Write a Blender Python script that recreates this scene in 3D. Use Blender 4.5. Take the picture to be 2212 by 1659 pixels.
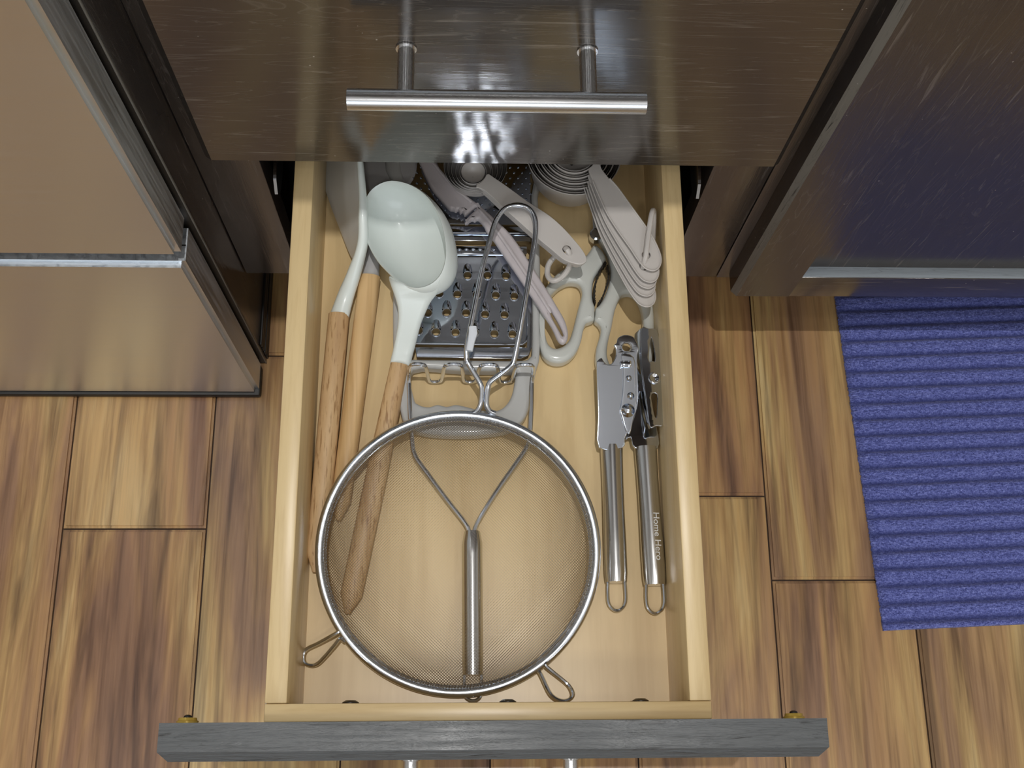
import bpy, bmesh, math, random
import numpy as np
from mathutils import Vector, Matrix
random.seed(7)
S = bpy.context.scene
for o in list(bpy.data.objects): bpy.data.objects.remove(o)
COL = S.collection

# ------------------------------------------------------------------ camera
CW = Vector((-0.016669, -0.354025, 0.647862))
FPX = 2459.96
RM = Matrix(((0.99923868, -0.00789543, 0.03820636),
             (0.00420195, -0.95183095, -0.3065945),
             (0.03878669, 0.30652162, -0.95107312)))       # rows: image right, image down, view direction
cd = bpy.data.cameras.new('camera'); cam = bpy.data.objects.new('camera', cd); COL.objects.link(cam)
r_, d_, f_ = RM[0], RM[1], RM[2]
cam.matrix_world = Matrix(((r_[0], -d_[0], -f_[0], CW[0]), (r_[1], -d_[1], -f_[1], CW[1]),
                           (r_[2], -d_[2], -f_[2], CW[2]), (0, 0, 0, 1)))
cd.sensor_width = 36; cd.lens = FPX / 2212 * 36; cd.clip_start = 0.01
S.camera = cam

# ------------------------------------------------------------------ world, lamps, exposure
S.view_settings.view_transform = 'Standard'; S.view_settings.look = 'None'
S.view_settings.exposure = 0.1; S.view_settings.gamma = 1; S.view_settings.use_curve_mapping = False
w = bpy.data.worlds.new('world'); S.world = w; w.use_nodes = True
w.node_tree.nodes['Background'].inputs[0].default_value = (0.85, 0.92, 1.0, 1)
w.node_tree.nodes['Background'].inputs[1].default_value = 0.55
CEIL = 2.08
LAMPS = [(0.02, -0.300, 13.5), (-0.85, -0.55, 1.2), (0.95, -0.55, 1.2), (0.0, -1.25, 2.2), (-1.0, -1.4, 2), (1.0, -1.4, 2)]
for i, (lx, ly, pw_) in enumerate(LAMPS):
    ld = bpy.data.lights.new('ceiling_lamp_light', 'AREA'); ld.shape = 'DISK'; ld.size = 0.02 if i == 0 else 0.13
    ld.energy = pw_; ld.color = (1.0, 0.985, 0.96)
    lo = bpy.data.objects.new('ceiling_lamp_light', ld); lo.location = (lx, ly, CEIL - 0.02); COL.objects.link(lo)

# added cool fill light behind the viewer, with a made-up window round it
wd = bpy.data.lights.new('cool_fill_light', 'AREA'); wd.shape = 'RECTANGLE'; wd.size = 1.5; wd.size_y = .95
wd.energy = 10; wd.color = (.80, .90, 1.0)
wo = bpy.data.objects.new('cool_fill_light', wd); wo.location = (0.0, -1.985, 1.05); wo.rotation_euler = (math.radians(90), 0, math.radians(0)); COL.objects.link(wo)

# ------------------------------------------------------------------ survey: where measured points lie
def ray(u, v):
    return RM.transposed() @ Vector(((u - 1106) / FPX, (v - 829.5) / FPX, 1.0))
ZB = -0.078                                   # drawer bottom
def P(u, v, h):                               # sighted point at height h millimetres above the drawer bottom
    d = ray(u, v); z = ZB + h / 1000.0
    return CW + d * ((z - CW.z) / d.z)
def Pz(u, v, z):
    d = ray(u, v); return CW + d * ((z - CW.z) / d.z)

# ------------------------------------------------------------------ materials
def mat(name, color=(.5, .5, .5), rough=.5, metal=0.0, spec=.5, coat=0.0, coatr=.1, **k):
    m = bpy.data.materials.new(name); m.use_nodes = True
    b = m.node_tree.nodes['Principled BSDF']
    b.inputs['Base Color'].default_value = (*color, 1); b.inputs['Roughness'].default_value = rough
    b.inputs['Metallic'].default_value = metal; b.inputs['Specular IOR Level'].default_value = spec
    b.inputs['Coat Weight'].default_value = coat; b.inputs['Coat Roughness'].default_value = coatr
    return m, m.node_tree, b
def N(nt, t, **k):
    n = nt.nodes.new(t)
    for a, v in k.items():
        if a.startswith('i_'):
            n.inputs[a[2:].replace('_', ' ')].default_value = v
        else: setattr(n, a, v)
    return n
def coords(nt, scale, rot=(0, 0, 0), rnd=True, loc=(0, 0, 0)):
    tc = N(nt, 'ShaderNodeTexCoord'); mp = N(nt, 'ShaderNodeMapping')
    mp.inputs['Scale'].default_value = scale; mp.inputs['Rotation'].default_value = rot
    mp.inputs['Location'].default_value = loc
    if rnd:
        oi = N(nt, 'ShaderNodeObjectInfo'); mu = N(nt, 'ShaderNodeVectorMath', operation='SCALE')
        cb = N(nt, 'ShaderNodeCombineXYZ')
        nt.links.new(oi.outputs['Random'], cb.inputs[0]); nt.links.new(oi.outputs['Random'], cb.inputs[1])
        mu.inputs['Scale'].default_value = 37.0
        nt.links.new(cb.outputs[0], mu.inputs[0])
        ad = N(nt, 'ShaderNodeVectorMath', operation='ADD')
        nt.links.new(tc.outputs['Object'], ad.inputs[0]); nt.links.new(mu.outputs[0], ad.inputs[1])
        nt.links.new(ad.outputs[0], mp.inputs['Vector'])
    else: nt.links.new(tc.outputs['Object'], mp.inputs['Vector'])
    return mp.outputs[0]
def noise(nt, vec, scale=1, detail=4, rough=.55, dist=0):
    n = N(nt, 'ShaderNodeTexNoise'); n.inputs['Scale'].default_value = scale; n.inputs['Detail'].default_value = detail
    n.inputs['Roughness'].default_value = rough; n.inputs['Distortion'].default_value = dist
    nt.links.new(vec, n.inputs['Vector']); return n.outputs['Fac']
def ramp(nt, fac, stops):
    r = N(nt, 'ShaderNodeValToRGB'); e = r.color_ramp.elements
    while len(e) > 1: e.remove(e[-1])
    e[0].position = stops[0][0]; e[0].color = (*stops[0][1], 1)
    for p, c in stops[1:]:
        x = e.new(p); x.color = (*c, 1)
    nt.links.new(fac, r.inputs[0]); return r.outputs[0]
def mix(nt, a, b, fac, blend='MIX'):
    m = N(nt, 'ShaderNodeMix', data_type='RGBA', blend_type=blend)
    for s, v in ((m.inputs[6], a), (m.inputs[7], b), (m.inputs[0], fac)):
        if hasattr(v, 'links'): nt.links.new(v, s)
        elif isinstance(v, tuple): s.default_value = (*v, 1)
        else: s.default_value = v
    return m.outputs[2]
def bump(nt, b, h, strength=.2, dist=.001):
    n = N(nt, 'ShaderNodeBump'); n.inputs['Strength'].default_value = strength; n.inputs['Distance'].default_value = dist
    nt.links.new(h, n.inputs['Height']); nt.links.new(n.outputs[0], b.inputs['Normal'])
def link(nt, o, b, name): nt.links.new(o, b.inputs[name])

def plain(name, color, rough, **k): return mat(name, color, rough, **k)[0]
# acacia floor planks, grain along Y
mF, nt, b = mat('acacia_plank', rough=.3, spec=.5)
v1 = coords(nt, (8, 1.0, 1)); v2 = coords(nt, (190, 7, 10)); v3 = coords(nt, (30, 2.0, 1))
big = noise(nt, v1, 1.6, 4, .58, 1.5); fine = noise(nt, v2, 1, 4, .6, .4); med = noise(nt, v3, .9, 4, .6, 1.9)
c1 = ramp(nt, big, [(.28, (.21, .125, .085)), (.41, (.34, .205, .125)), (.50, (.47, .295, .145)), (.59, (.59, .41, .185)), (.70, (.76, .61, .33))])
c2 = ramp(nt, med, [(.34, (.36, .33, .34)), (.45, (.80, .77, .76)), (.52, (1, 1, 1)), (.7, (1.0, .94, .88))])
c = mix(nt, c1, c2, .85, 'MULTIPLY')
c3 = ramp(nt, fine, [(.3, (.56, .50, .47)), (.55, (1, 1, 1)), (.75, (1.12, 1.1, 1.06))])
c = mix(nt, c, c3, .8, 'MULTIPLY')
oi = N(nt, 'ShaderNodeObjectInfo'); tint = ramp(nt, oi.outputs['Random'], [(0, (.95, .85, .78)), (.35, (1.0, .94, .84)), (.7, (1.02, 1.0, .94)), (1, (.95, .87, .84))])
c = mix(nt, c, tint, 1.0, 'MULTIPLY'); link(nt, c, b, 'Base Color')
sc = noise(nt, coords(nt, (300, 90, 1)), 1, 2); bump(nt, b, mix(nt, fine, sc, .4), .18, .0006)
# black stained oak, grain X or Z or Y
def oak(name, scale, base=(.046, .038, .032), hi=(.17, .15, .13), rough=.15, bs=.14, ior=2.0):
    m, nt, b = mat(name, rough=rough, spec=.5); b.inputs['IOR'].default_value = ior
    v = coords(nt, scale, rnd=False); f = noise(nt, v, 1, 5, .65, .6)
    g = noise(nt, coords(nt, tuple(s * .16 for s in scale), rnd=False), 1, 3, .6, 2.5)
    wv = N(nt, 'ShaderNodeMath', operation='PINGPONG'); wv.inputs[1].default_value = .06; nt.links.new(g, wv.inputs[0])
    ln = ramp(nt, wv.outputs[0], [(0, (1, 1, 1)), (.006, (.35, .35, .35)), (.015, (0, 0, 0))])
    pores = ramp(nt, f, [(.60, (0, 0, 0)), (.70, (1, 1, 1))])
    c = mix(nt, base, hi, mix(nt, pores, ln, .35, 'ADD'))
    tc = coords(nt, (1, 1, 1), rnd=False)
    dust = N(nt, 'ShaderNodeTexVoronoi'); dust.inputs['Scale'].default_value = 95; nt.links.new(tc, dust.inputs['Vector'])
    dm = ramp(nt, dust.outputs['Distance'], [(.035, (1, 1, 1)), (.055, (0, 0, 0))])
    sel = ramp(nt, noise(nt, tc, 22, 2), [(.56, (0, 0, 0)), (.62, (.8, .8, .8))])
    c = mix(nt, c, (.45, .42, .38), mix(nt, dm, sel, 1.0, 'MULTIPLY')); link(nt, c, b, 'Base Color')
    rr = ramp(nt, noise(nt, coords(nt, (14, 14, 14), rnd=False), 1, 3), [(.3, (rough * .8,) * 3), (.7, (rough * 1.3,) * 3)])
    link(nt, rr, b, 'Roughness'); bump(nt, b, f, bs, .0005)
    return m
mOX = oak('black_oak_grain_across', (14, 300, 240)); mOZ = oak('black_oak_grain_up', (240, 300, 14), base=(.050, .042, .038), hi=(.13, .115, .105), rough=.22, bs=.35, ior=1.75)
mOY = oak('black_oak_grain_deep', (240, 14, 240))
mOE = oak('worn_black_oak_edge', (26, 300, 420), base=(.078, .084, .088), hi=(.002, .002, .002), rough=.38, bs=1.0, ior=1.6)
mOW = oak('rubbed_oak_bevel', (420, 420, 22), base=(.20, .19, .17), hi=(.03, .03, .03), rough=.45, bs=.6, ior=1.6)
mLedge = oak('pale_ledge', (22, 420, 420), base=(.34, .38, .42), hi=(.12, .13, .14), rough=.5, bs=.6, ior=1.5)  # paler, bluer oak finish for the door ledge
mBlk = plain('black_board', (.012, .011, .010), .5)  # plain black for carcass boards, ribs, gaskets and the contact-shadow strip
mGran = plain('granite', (.12, .11, .10), .2)
# maple drawer wood
def maple(name, scale, base=(.72, .545, .29), dark=(.56, .39, .18), rough=.33):
    m, nt, b = mat(name, rough=rough, spec=.45)
    a = noise(nt, coords(nt, tuple(s * .12 for s in scale)), 1, 3, .5, 1.2); f = noise(nt, coords(nt, scale), 1, 4, .6, .3)
    c = mix(nt, ramp(nt, a, [(.3, dark), (.5, base), (.75, tuple(min(1, x * 1.08) for x in base))]),
            ramp(nt, f, [(.3, (.86, .82, .76)), (.55, (1, 1, 1))]), .8, 'MULTIPLY')
    link(nt, c, b, 'Base Color'); bump(nt, b, f, .06, .0003); return m
mMY = maple('maple_grain_deep', (220, 18, 220)); mMX = maple('maple_grain_across', (18, 220, 220))
mMB = maple('maple_ply_bottom', (70, 7, 60), (.74, .555, .295), (.62, .44, .21))
# beech handles
m_, nt, b = mat('beech_handle', rough=.45); mBeech = m_
f = noise(nt, coords(nt, (700, 60, 700)), 1, 3, .6); a = noise(nt, coords(nt, (90, 12, 90)), 1, 3, .5, .8)
c = mix(nt, ramp(nt, a, [(.3, (.50, .30, .14)), (.6, (.68, .46, .24))]), ramp(nt, f, [(.34, (.45, .33, .22)), (.46, (1, 1, 1))]), .75, 'MULTIPLY')
link(nt, c, b, 'Base Color'); bump(nt, b, f, .1, .0003)
m_, nt, b = mat('smooth_beech_handle', rough=.35); mBeech2 = m_
a = noise(nt, coords(nt, (160, 9, 160)), 1, 3, .5, .8)
link(nt, ramp(nt, a, [(.3, (.56, .35, .15)), (.6, (.74, .50, .25))]), b, 'Base Color')
# metals
def steel(name, col=(.62, .62, .63), rough=.28, scale=(30, 900, 900), var=.25, bs=.08):
    m, nt, b = mat(name, col, rough, metal=1.0)
    f = noise(nt, coords(nt, scale), 1, 3, .6)
    link(nt, ramp(nt, f, [(.3, (rough * (1 - var),) * 3), (.7, (rough * (1 + var),) * 3)]), b, 'Roughness')
    bump(nt, b, f, bs, .0002); return m
mFridge = steel('brushed_stainless_front', (.76, .85, .95), .33, (12, 700, 700), .15, .05)
mFrEdge = steel('stainless_edge', (.80, .84, .88), .45, (300, 300, 12))
mPull = steel('brushed_pull', (.70, .71, .73), .25, (700, 40, 700)); mPullX = steel('brushed_pull_bar', (.72, .73, .75), .27, (25, 700, 700))
mChrome = plain('polished_steel', (.66, .71, .80), .07, metal=1.0)
mWire = plain('bright_wire', (.66, .70, .77), .16, metal=1.0)
mSatin = plain('satin_steel_tube', (.62, .62, .62), .2, metal=1.0)
mMesh = plain('woven_wire', (.40, .36, .31), .36, metal=1.0)
mRim = steel('satin_rim', (.66, .70, .76), .24, (60, 60, 60))
mBrass = plain('amber_bumper', (.62, .42, .08), .25, metal=.3)
# plastics
mWhite = plain('mint_white_silicone', (.78, .84, .81), .32, coat=.15)
mSilG = plain('grey_silicone', (.50, .49, .49), .42)
mHead = plain('pale_grey_silicone', (.62, .62, .60), .4)
mPinkG = plain('warm_grey_plastic', (.55, .515, .485), .36, coat=.2)
mMauve = plain('mauve_grey_plastic', (.56, .51, .52), .3, coat=.3)
mGrey = plain('light_grey_plastic', (.52, .52, .505), .32, coat=.3)
mGreyS = plain('scissor_grey_plastic', (.58, .59, .55), .26, coat=.4)
mLabel = plain('paper_sticker', (.72, .75, .80), .7)
mEtch = plain('etched_lettering', (.80, .80, .78), .6)
mDark = plain('dark_metal', (.06, .055, .05), .35, metal=.8)
mSlide = plain('slide_zinc', (.55, .56, .57), .3, metal=.9)
mSlideW = plain('slide_white', (.80, .82, .84), .4)
mPaint = plain('wall_paint', (.70, .68, .64), .8); mCeil = plain('ceiling_paint', (.82, .82, .82), .9)
mJoint = plain('dark_joint', (.05, .025, .012), .7)
m_, nt, b = mat('blue_ribbed_pile', rough=.9, spec=.15); mRug = m_
vv = coords(nt, (1, 1, 1), rnd=False); f = noise(nt, vv, 900, 3, .7); g = noise(nt, coords(nt, (1, 2.2, 1), rnd=False), 330, 3, .7)
fg = mix(nt, f, g, .55)
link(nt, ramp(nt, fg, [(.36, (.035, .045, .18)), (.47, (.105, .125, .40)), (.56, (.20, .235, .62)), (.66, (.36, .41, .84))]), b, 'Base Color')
at_ = N(nt, 'ShaderNodeAttribute', attribute_name='groove_shade'); link(nt, mix(nt, b.inputs['Base Color'].links[0].from_socket, (.028, .036, .15), at_.outputs['Fac']), b, 'Base Color')  # shade between the ribs painted into the pile as darker blue
bump(nt, b, fg, .9, .0016); b.inputs['Sheen Weight'].default_value = .25

# ------------------------------------------------------------------ helpers
def finish(me, m, smooth=35):
    if m: me.materials.append(m)
    if smooth:
        me.shade_smooth(); me.set_sharp_from_angle(angle=math.radians(smooth))
def mk(name, bm, m, parent=None, smooth=35):
    bmesh.ops.recalc_face_normals(bm, faces=bm.faces[:])
    me = bpy.data.meshes.new(name); bm.to_mesh(me); bm.free(); finish(me, m, smooth)
    o = bpy.data.objects.new(name, me); COL.objects.link(o)
    if parent:
        L = parent.matrix_basis.translation.copy(); q = parent
        while q.parent: q = q.parent; L += q.matrix_basis.translation
        o.parent = parent; me.transform(Matrix.Translation(-L))
    return o
def thing(name, label, cat, loc=(0, 0, 0), group=None):
    o = bpy.data.objects.new(name, None); COL.objects.link(o); o.location = loc; o.empty_display_size = .02
    return tag(o, label, cat, group)
def tag(o, label=None, cat=None, group=None, kind=None):
    if label: o['label'] = label
    if cat: o['category'] = cat
    if group: o['group'] = group
    if kind: o['kind'] = kind
    return o
def box(x0, x1, y0, y1, z0, z1, bev=0.0, seg=2, bm=None):
    bm = bm or bmesh.new(); r = bmesh.ops.create_cube(bm, size=1)
    for v in r['verts']:
        v.co = Vector(((x0 + x1) / 2 + v.co.x * (x1 - x0), (y0 + y1) / 2 + v.co.y * (y1 - y0), (z0 + z1) / 2 + v.co.z * (z1 - z0)))
    if bev:
        es = list({e for v in r['verts'] for e in v.link_edges})
        bmesh.ops.bevel(bm, geom=es, offset=bev, segments=seg, affect='EDGES', profile=.5)
    return bm
def catmull(pts, n=6, closed=True):
    pts = [Vector(p) for p in pts]; out = []; L = len(pts)
    rng = range(L) if closed else range(L - 1)
    for i in rng:
        if closed: a, b_, c_, d = pts[i - 1], pts[i], pts[(i + 1) % L], pts[(i + 2) % L]
        else: a, b_, c_, d = pts[max(i - 1, 0)], pts[i], pts[i + 1], pts[min(i + 2, L - 1)]
        for k in range(n):
            t = k / n
            out.append(.5 * ((2 * b_) + (c_ - a) * t + (2 * a - 5 * b_ + 4 * c_ - d) * t * t + (3 * b_ - a - 3 * c_ + d) * t ** 3))
    if not closed: out.append(pts[-1])
    return out
def tube(path, r, seg=8, closed=False, bm=None, cap=True):
    """swept round section; r is a number or a list"""
    bm = bm or bmesh.new(); pts = [Vector(p) for p in path]; n = len(pts)
    rr = r if isinstance(r, (list, tuple)) else [r] * n
    rings = []; up = None
    for i in range(n):
        if closed: t = pts[(i + 1) % n] - pts[i - 1]
        else: t = pts[min(i + 1, n - 1)] - pts[max(i - 1, 0)]
        t.normalize()
        if up is None:
            up = Vector((0, 0, 1)) if abs(t.z) < .9 else Vector((1, 0, 0))
        up = (up - t * up.dot(t)).normalized(); s = t.cross(up)
        rings.append([bm.verts.new(pts[i] + (up * math.cos(a) + s * math.sin(a)) * rr[i]) for a in [2 * math.pi * k / seg for k in range(seg)]])
    for i in range(n if closed else n - 1):
        A, B = rings[i], rings[(i + 1) % n]
        sh = 0
        if closed and i == n - 1:
            sh = min(range(seg), key=lambda s_: (A[0].co - B[s_].co).length)
        for k in range(seg):
            bm.faces.new((A[k], A[(k + 1) % seg], B[(k + 1 + sh) % seg], B[(k + sh) % seg]))
    if cap and not closed: bm.faces.new(rings[0]); bm.faces.new(rings[-1])
    return bm
def loft(secs, bm=None, cap=True):
    """secs: list of rings (same length) of Vectors"""
    bm = bm or bmesh.new(); R = [[bm.verts.new(p) for p in s] for s in secs]; n = len(R[0])
    for A, B in zip(R, R[1:]):
        for k in range(n): bm.faces.new((A[k], A[(k + 1) % n], B[(k + 1) % n], B[k]))
    if cap: bm.faces.new(R[0]); bm.faces.new(R[-1])
    return bm
def rod(path, w, h, seg=16, up=Vector((0, 0, 1)), bm=None, power=1.0):
    """loft of elliptic sections along a path, w and h half sizes per point"""
    pts = [Vector(p) for p in path]; n = len(pts); secs = []
    for i in range(n):
        t = (pts[min(i + 1, n - 1)] - pts[max(i - 1, 0)]).normalized(); s = t.cross(up).normalized(); u = s.cross(t)
        ring = []
        for k in range(seg):
            a = 2 * math.pi * k / seg; ca, sa = math.cos(a), math.sin(a)
            ca = math.copysign(abs(ca) ** power, ca); sa = math.copysign(abs(sa) ** power, sa)
            ring.append(pts[i] + s * ca * w[i] + u * sa * h[i])
        secs.append(ring)
    return loft(secs, bm)
def flat(name, loops, z0, z1, bev, m, parent=None, n=5, smooth=True, res=3, fn=None):
    """plate cut to an outline (first loop) with holes (the others), rounded edges; z in metres"""
    cu = bpy.data.curves.new('t', 'CURVE'); cu.dimensions = '2D'; cu.fill_mode = 'BOTH'
    cu.extrude = max((z1 - z0) / 2 - bev, 1e-5); cu.bevel_depth = bev; cu.bevel_resolution = res; cu.offset = -bev
    for lp in loops:
        pts = [Vector((p[0], p[1], 0)) for p in lp]
        if smooth: pts = catmull(pts, n)
        sp = cu.splines.new('POLY'); sp.points.add(len(pts) - 1); sp.use_cyclic_u = True
        for q, p in zip(sp.points, pts): q.co = (p.x, p.y, 0, 1)
    t = bpy.data.objects.new('t', cu); COL.objects.link(t)
    me = bpy.data.meshes.new_from_object(t.evaluated_get(bpy.context.evaluated_depsgraph_get()))
    bpy.data.objects.remove(t); bpy.data.curves.remove(cu)
    bm = bmesh.new(); bm.from_mesh(me); bpy.data.meshes.remove(me)
    bmesh.ops.remove_doubles(bm, verts=bm.verts[:], dist=1e-6)
    zc = (z0 + z1) / 2
    for v in bm.verts: v.co.z += zc
    if fn:
        for v in bm.verts: v.co = fn(v.co)
    o = mk(name, bm, m, parent, 50 if smooth else 30); wn_ = o.modifiers.new('w', 'WEIGHTED_NORMAL'); wn_.keep_sharp = True; wn_.weight = 90
    return o
def pix(p):
    c = RM @ (Vector(p) - CW); return 1106 + FPX * c.x / c.z, 829.5 + FPX * c.y / c.z
def L(pts, h, ox=0, oy=0):                    # sighted outline -> XY at height h (mm above drawer bottom)
    return [P(u + ox, v + oy, h).xy for u, v in pts]
def keep_off(pts, c, r):                        # outline that runs round a bowl instead of across it
    out = []
    for q in catmull([Vector((p[0], p[1], 0)) for p in pts], 5):
        q = Vector((q.x, q.y)); q = c + (q - c) * max(1, r / max(1e-4, (q - c).length))
        if not out or (q - out[-1]).length > .0006: out.append(q)
    ok = False
    while not ok:                               # prune hairpins
        ok = True
        for i in range(len(out)):
            a_ = out[i] - out[i - 1]; b_ = out[(i + 1) % len(out)] - out[i]
            if a_.length < .0004 or a_.normalized().dot(b_.normalized()) < .25: out.pop(i); ok = False; break
    return out
def copy_tree(o, parent=None):
    c = o.copy(); COL.objects.link(c)
    if parent: c.parent = parent
    for ch in [x for x in bpy.data.objects if x.parent == o]: copy_tree(ch, c)
    return c
def circ(cx, cy, r, n=20): return [(cx + r * math.cos(2 * math.pi * k / n), cy + r * math.sin(2 * math.pi * k / n)) for k in range(n)]

# ================================================================== SETTING
ZF = -0.3376; ZC0, ZC1 = 0.547, 0.577         # floor, counter underside and top
fl = mk('floor', box(-1.6, 1.6, -2.0, .75, ZF - .03, ZF - .0045), mJoint); tag(fl, kind='structure')
PW = 0.12277; PX = .003
plank_mats = mF
for k in range(-13, 13):
    x0 = PX + k * PW; x1 = x0 + PW
    ends = {-3: -.169, 2: -.2146}
    off = ends.get(k, -.2 - .9 * ((k * .37) % 1) - .45)
    if k in (-2, -1, 0, 1): off = -.85 - .13 * ((k * 3) % 4)
    if k == -4: off = -.95
    if k == 3: off = .35
    ys = sorted([max(-2.0, off - 1.15), off, min(.18, off + 1.1)] + [-2.0, .18]); ys = [y for i, y in enumerate(ys) if i == 0 or y - ys[i - 1] > .02]
    for ya, yb in zip(ys, ys[1:]):
        bm = bmesh.new(); g = .0007; z = ZF + random.uniform(-.0002, .0002)
        # chamfered plank top with a slightly hand-scraped edge
        box(x0 + g, x1 - g, ya + g, yb - g, ZF - .006, z, 0, bm=bm)
        te = [e for e in bm.edges if all(v.co.z > ZF - .002 for v in e.verts)]
        bmesh.ops.bevel(bm, geom=te, offset=.0022, segments=2, affect='EDGES')
        mk('plank', bm, mF, fl)
def wall(name, *a, m=mPaint): return tag(mk(name, box(*a), m, smooth=0), kind='structure')
wall('wall_back', -1.6, 1.6, .75, .8, ZF - .03, CEIL + .05)
wall('wall_front', -1.6, 1.6, -2.05, -2.0, ZF - .03, CEIL + .05)
wall('wall_left', -1.65, -1.6, -2.05, .8, ZF - .03, CEIL + .05)
wall('wall_right', 1.6, 1.65, -2.05, .8, ZF - .03, CEIL + .05)
wall('ceiling', -1.65, 1.65, -2.05, .8, CEIL, CEIL + .05, m=mCeil)

wn = mk('added_window', box(-.80, .80, -1.9995, -1.990, .53, 1.57, .002), mCeil); tag(wn, kind='structure')  # unseen window added as a body for the fill light
for a in ((-.80, -.74, .53, 1.57), (.74, .80, .53, 1.57), (-.74, .74, .53, .58), (-.74, .74, 1.52, 1.57), (-.012, .012, .58, 1.52)):
    mk('added_window_bar', box(a[0], a[1], -1.990, -1.965, a[2], a[3], .002), mCeil, wn)

# ================================================================== CABINETS
W = .3656; HW = W / 2
cab = thing('drawer_cabinet', 'narrow black-stained base cabinet holding the open drawer, between steel appliance and door', 'cabinet', (0, .3, ZF))
def cpart(name, *a, m=mOX, bev=.0008, parent=None): return mk(name, box(*a, bev), m, parent or cab)
ZFB = -.2205                                   # underside of the face frame
XL, XR = -.1985, .1893
cpart('stile', XL, -.1555, .0202, .0392, ZFB, ZC0, m=mOZ)
cpart('stile', .1484, XR, .0202, .0392, ZFB, ZC0, m=mOZ)
cpart('rail', -.1555, .1484, .0202, .0392, ZFB, -.180, m=mOX)
cpart('rail', -.1555, .1484, .0202, .0392, .012, .040, m=mOX)
cpart('rail', -.1555, .1484, .0202, .0392, ZC0 - .04, ZC0, m=mOX)
cpart('side_board', XL, XL + .016, .0392, .62, ZFB, ZC0, m=mBlk)
cpart('side_board', XR - .016, XR, .0392, .62, ZFB, ZC0, m=mBlk)
cpart('bottom_board', XL + .016, XR - .016, .0392, .62, -.205, -.190, m=mBlk)
cpart('back_board', XL + .016, XR - .016, .60, .61, -.19, ZC0, m=mBlk)
cpart('toe_kick', XL, XR, .095, .108, ZF + .0005, ZFB, m=mOX)
# slides: fixed members bolted inside the frame on both sides
for sx in (-1, 1):
    xo = -.1425 if sx < 0 else .1355
    bm = bmesh.new(); x0, x1 = sorted((xo, xo + sx * .002))
    prof = [(.50, -.047), (.012, -.047), (.003, -.044), (-.003, -.035), (.003, -.026), (.012, -.023), (.50, -.023)]
    loft([[Vector((x0, y, z)) for y, z in prof], [Vector((x1, y, z)) for y, z in prof]], bm)
    mk('slide_rail', bm, mChrome, cab)
    mk('slide_bracket', box(*sorted((xo + sx * .002, xo + sx * .0128)), .05, .5, -.040, -.030), mSlide, cab)

def slab_front(name, x0, x1, z0, z1, yb, parent, m, me_):
    """door or drawer front: flat slab whose face edges are chamfered all round; yb = back plane, face at yb-.0202"""
    bm = bmesh.new(); yf = yb - .0202; c = .0050
    a = [(x0, z0), (x1, z0), (x1, z1), (x0, z1)]
    b_ = [(x0 + c, z0 + c), (x1 - c, z0 + c), (x1 - c, z1 - c), (x0 + c, z1 - c)]
    secs = [[Vector((x, yb, z)) for x, z in a], [Vector((x, yf + c, z)) for x, z in a], [Vector((x, yf, z)) for x, z in b_]]
    loft(secs, bm)
    o = mk(name, bm, m, parent, 0)
    o.data.materials.append(me_)
    for p in o.data.polygons:
        if abs(p.normal.y) < .9: p.material_index = 1
    return o
# closed upper drawer front
up = thing('upper_drawer', 'closed black-brown slab drawer above the open one, steel bar pull', 'drawer', (0, .02, 0))
fr_up = slab_front('drawer_front', -HW, HW, 0, .256, .0200, up, mOX, mOX)
def pull(parent, xc, z, yface, name='handle', yb=-.0315):
    yb = yface + yb
    path = [(xc - .078, yb, z), (xc - .0778, yb, z), (xc + .0778, yb, z), (xc + .078, yb, z)]
    h = mk(name, tube(path, [.0050, .0057, .0057, .0050], 24), mPullX, parent)
    for s in (-1, 1):
        mk('post', tube([(xc + s * .048, yface, z), (xc + s * .048, yb + .002, z)], .0045, 20), mPull, h)
        mk('collar', tube([(xc + s * .048, yface - .0002, z), (xc + s * .048, yface - .0010, z)], .0056, 20), mPull, h)
    return h
pull(up, -.0019, .128, -.0002)
cpart('bottom_board', -.125, .118, .04, .55, .042, .050, m=mMB, parent=up)
cpart('side_board', -.137, -.125, .04, .55, .042, .16, m=mMY, parent=up)
cpart('side_board', .118, .130, .04, .55, .042, .16, m=mMY, parent=up)
cpart('front_board', -.125, .118, .0205, .04, .042, .16, m=mMX, parent=up)
cpart('back_board', -.125, .118, .538, .55, .050, .16, m=mMX, parent=up)
# top drawer, out of the picture
td = thing('top_drawer', 'closed black-brown drawer front directly beneath the counter', 'drawer', (0, .02, .26))
slab_front('drawer_front', -HW, HW, .259, .543, .0200, td, mOX, mOX); pull(td, -.0019, .41, -.0002)

# right cabinet with shaker door
rc = thing('door_cabinet', 'black-stained base cabinet with recessed-panel door, right of the drawers', 'cabinet', (.42, .3, ZF))
cpart('stile', .1900, .235, .0202, .0392, ZFB - .001, ZC0, m=mOZ, parent=rc)
cpart('stile', .600, .640, .0202, .0392, ZFB, ZC0, m=mOZ, parent=rc)
cpart('rail', .235, .600, .0202, .0392, ZFB, -.185, m=mOX, parent=rc)
cpart('rail', .235, .600, .0202, .0392, ZC0 - .04, ZC0, m=mOX, parent=rc)
cpart('side_board', .1900, .206, .0392, .62, ZFB, ZC0, m=mBlk, parent=rc)
cpart('side_board', .624, .640, .0392, .62, ZFB, ZC0, m=mBlk, parent=rc)
cpart('bottom_board', .206, .624, .0392, .62, -.205, -.190, m=mBlk, parent=rc)
cpart('toe_kick', .190, .640, .095, .108, ZF + .0005, ZFB, m=mOX, parent=rc)
DX0, DX1, DZ0, DZ1 = .1989, .630, -.2126, .543; SW = .0480; RW = .0386
dr = mk('door', box(DX0 + .006, DX1 - .006, .0090, .0185, DZ0 + .02, DZ1 - .02), mOZ, rc)   # recessed panel
dr['label'] = 'recessed-panel door'
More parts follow.
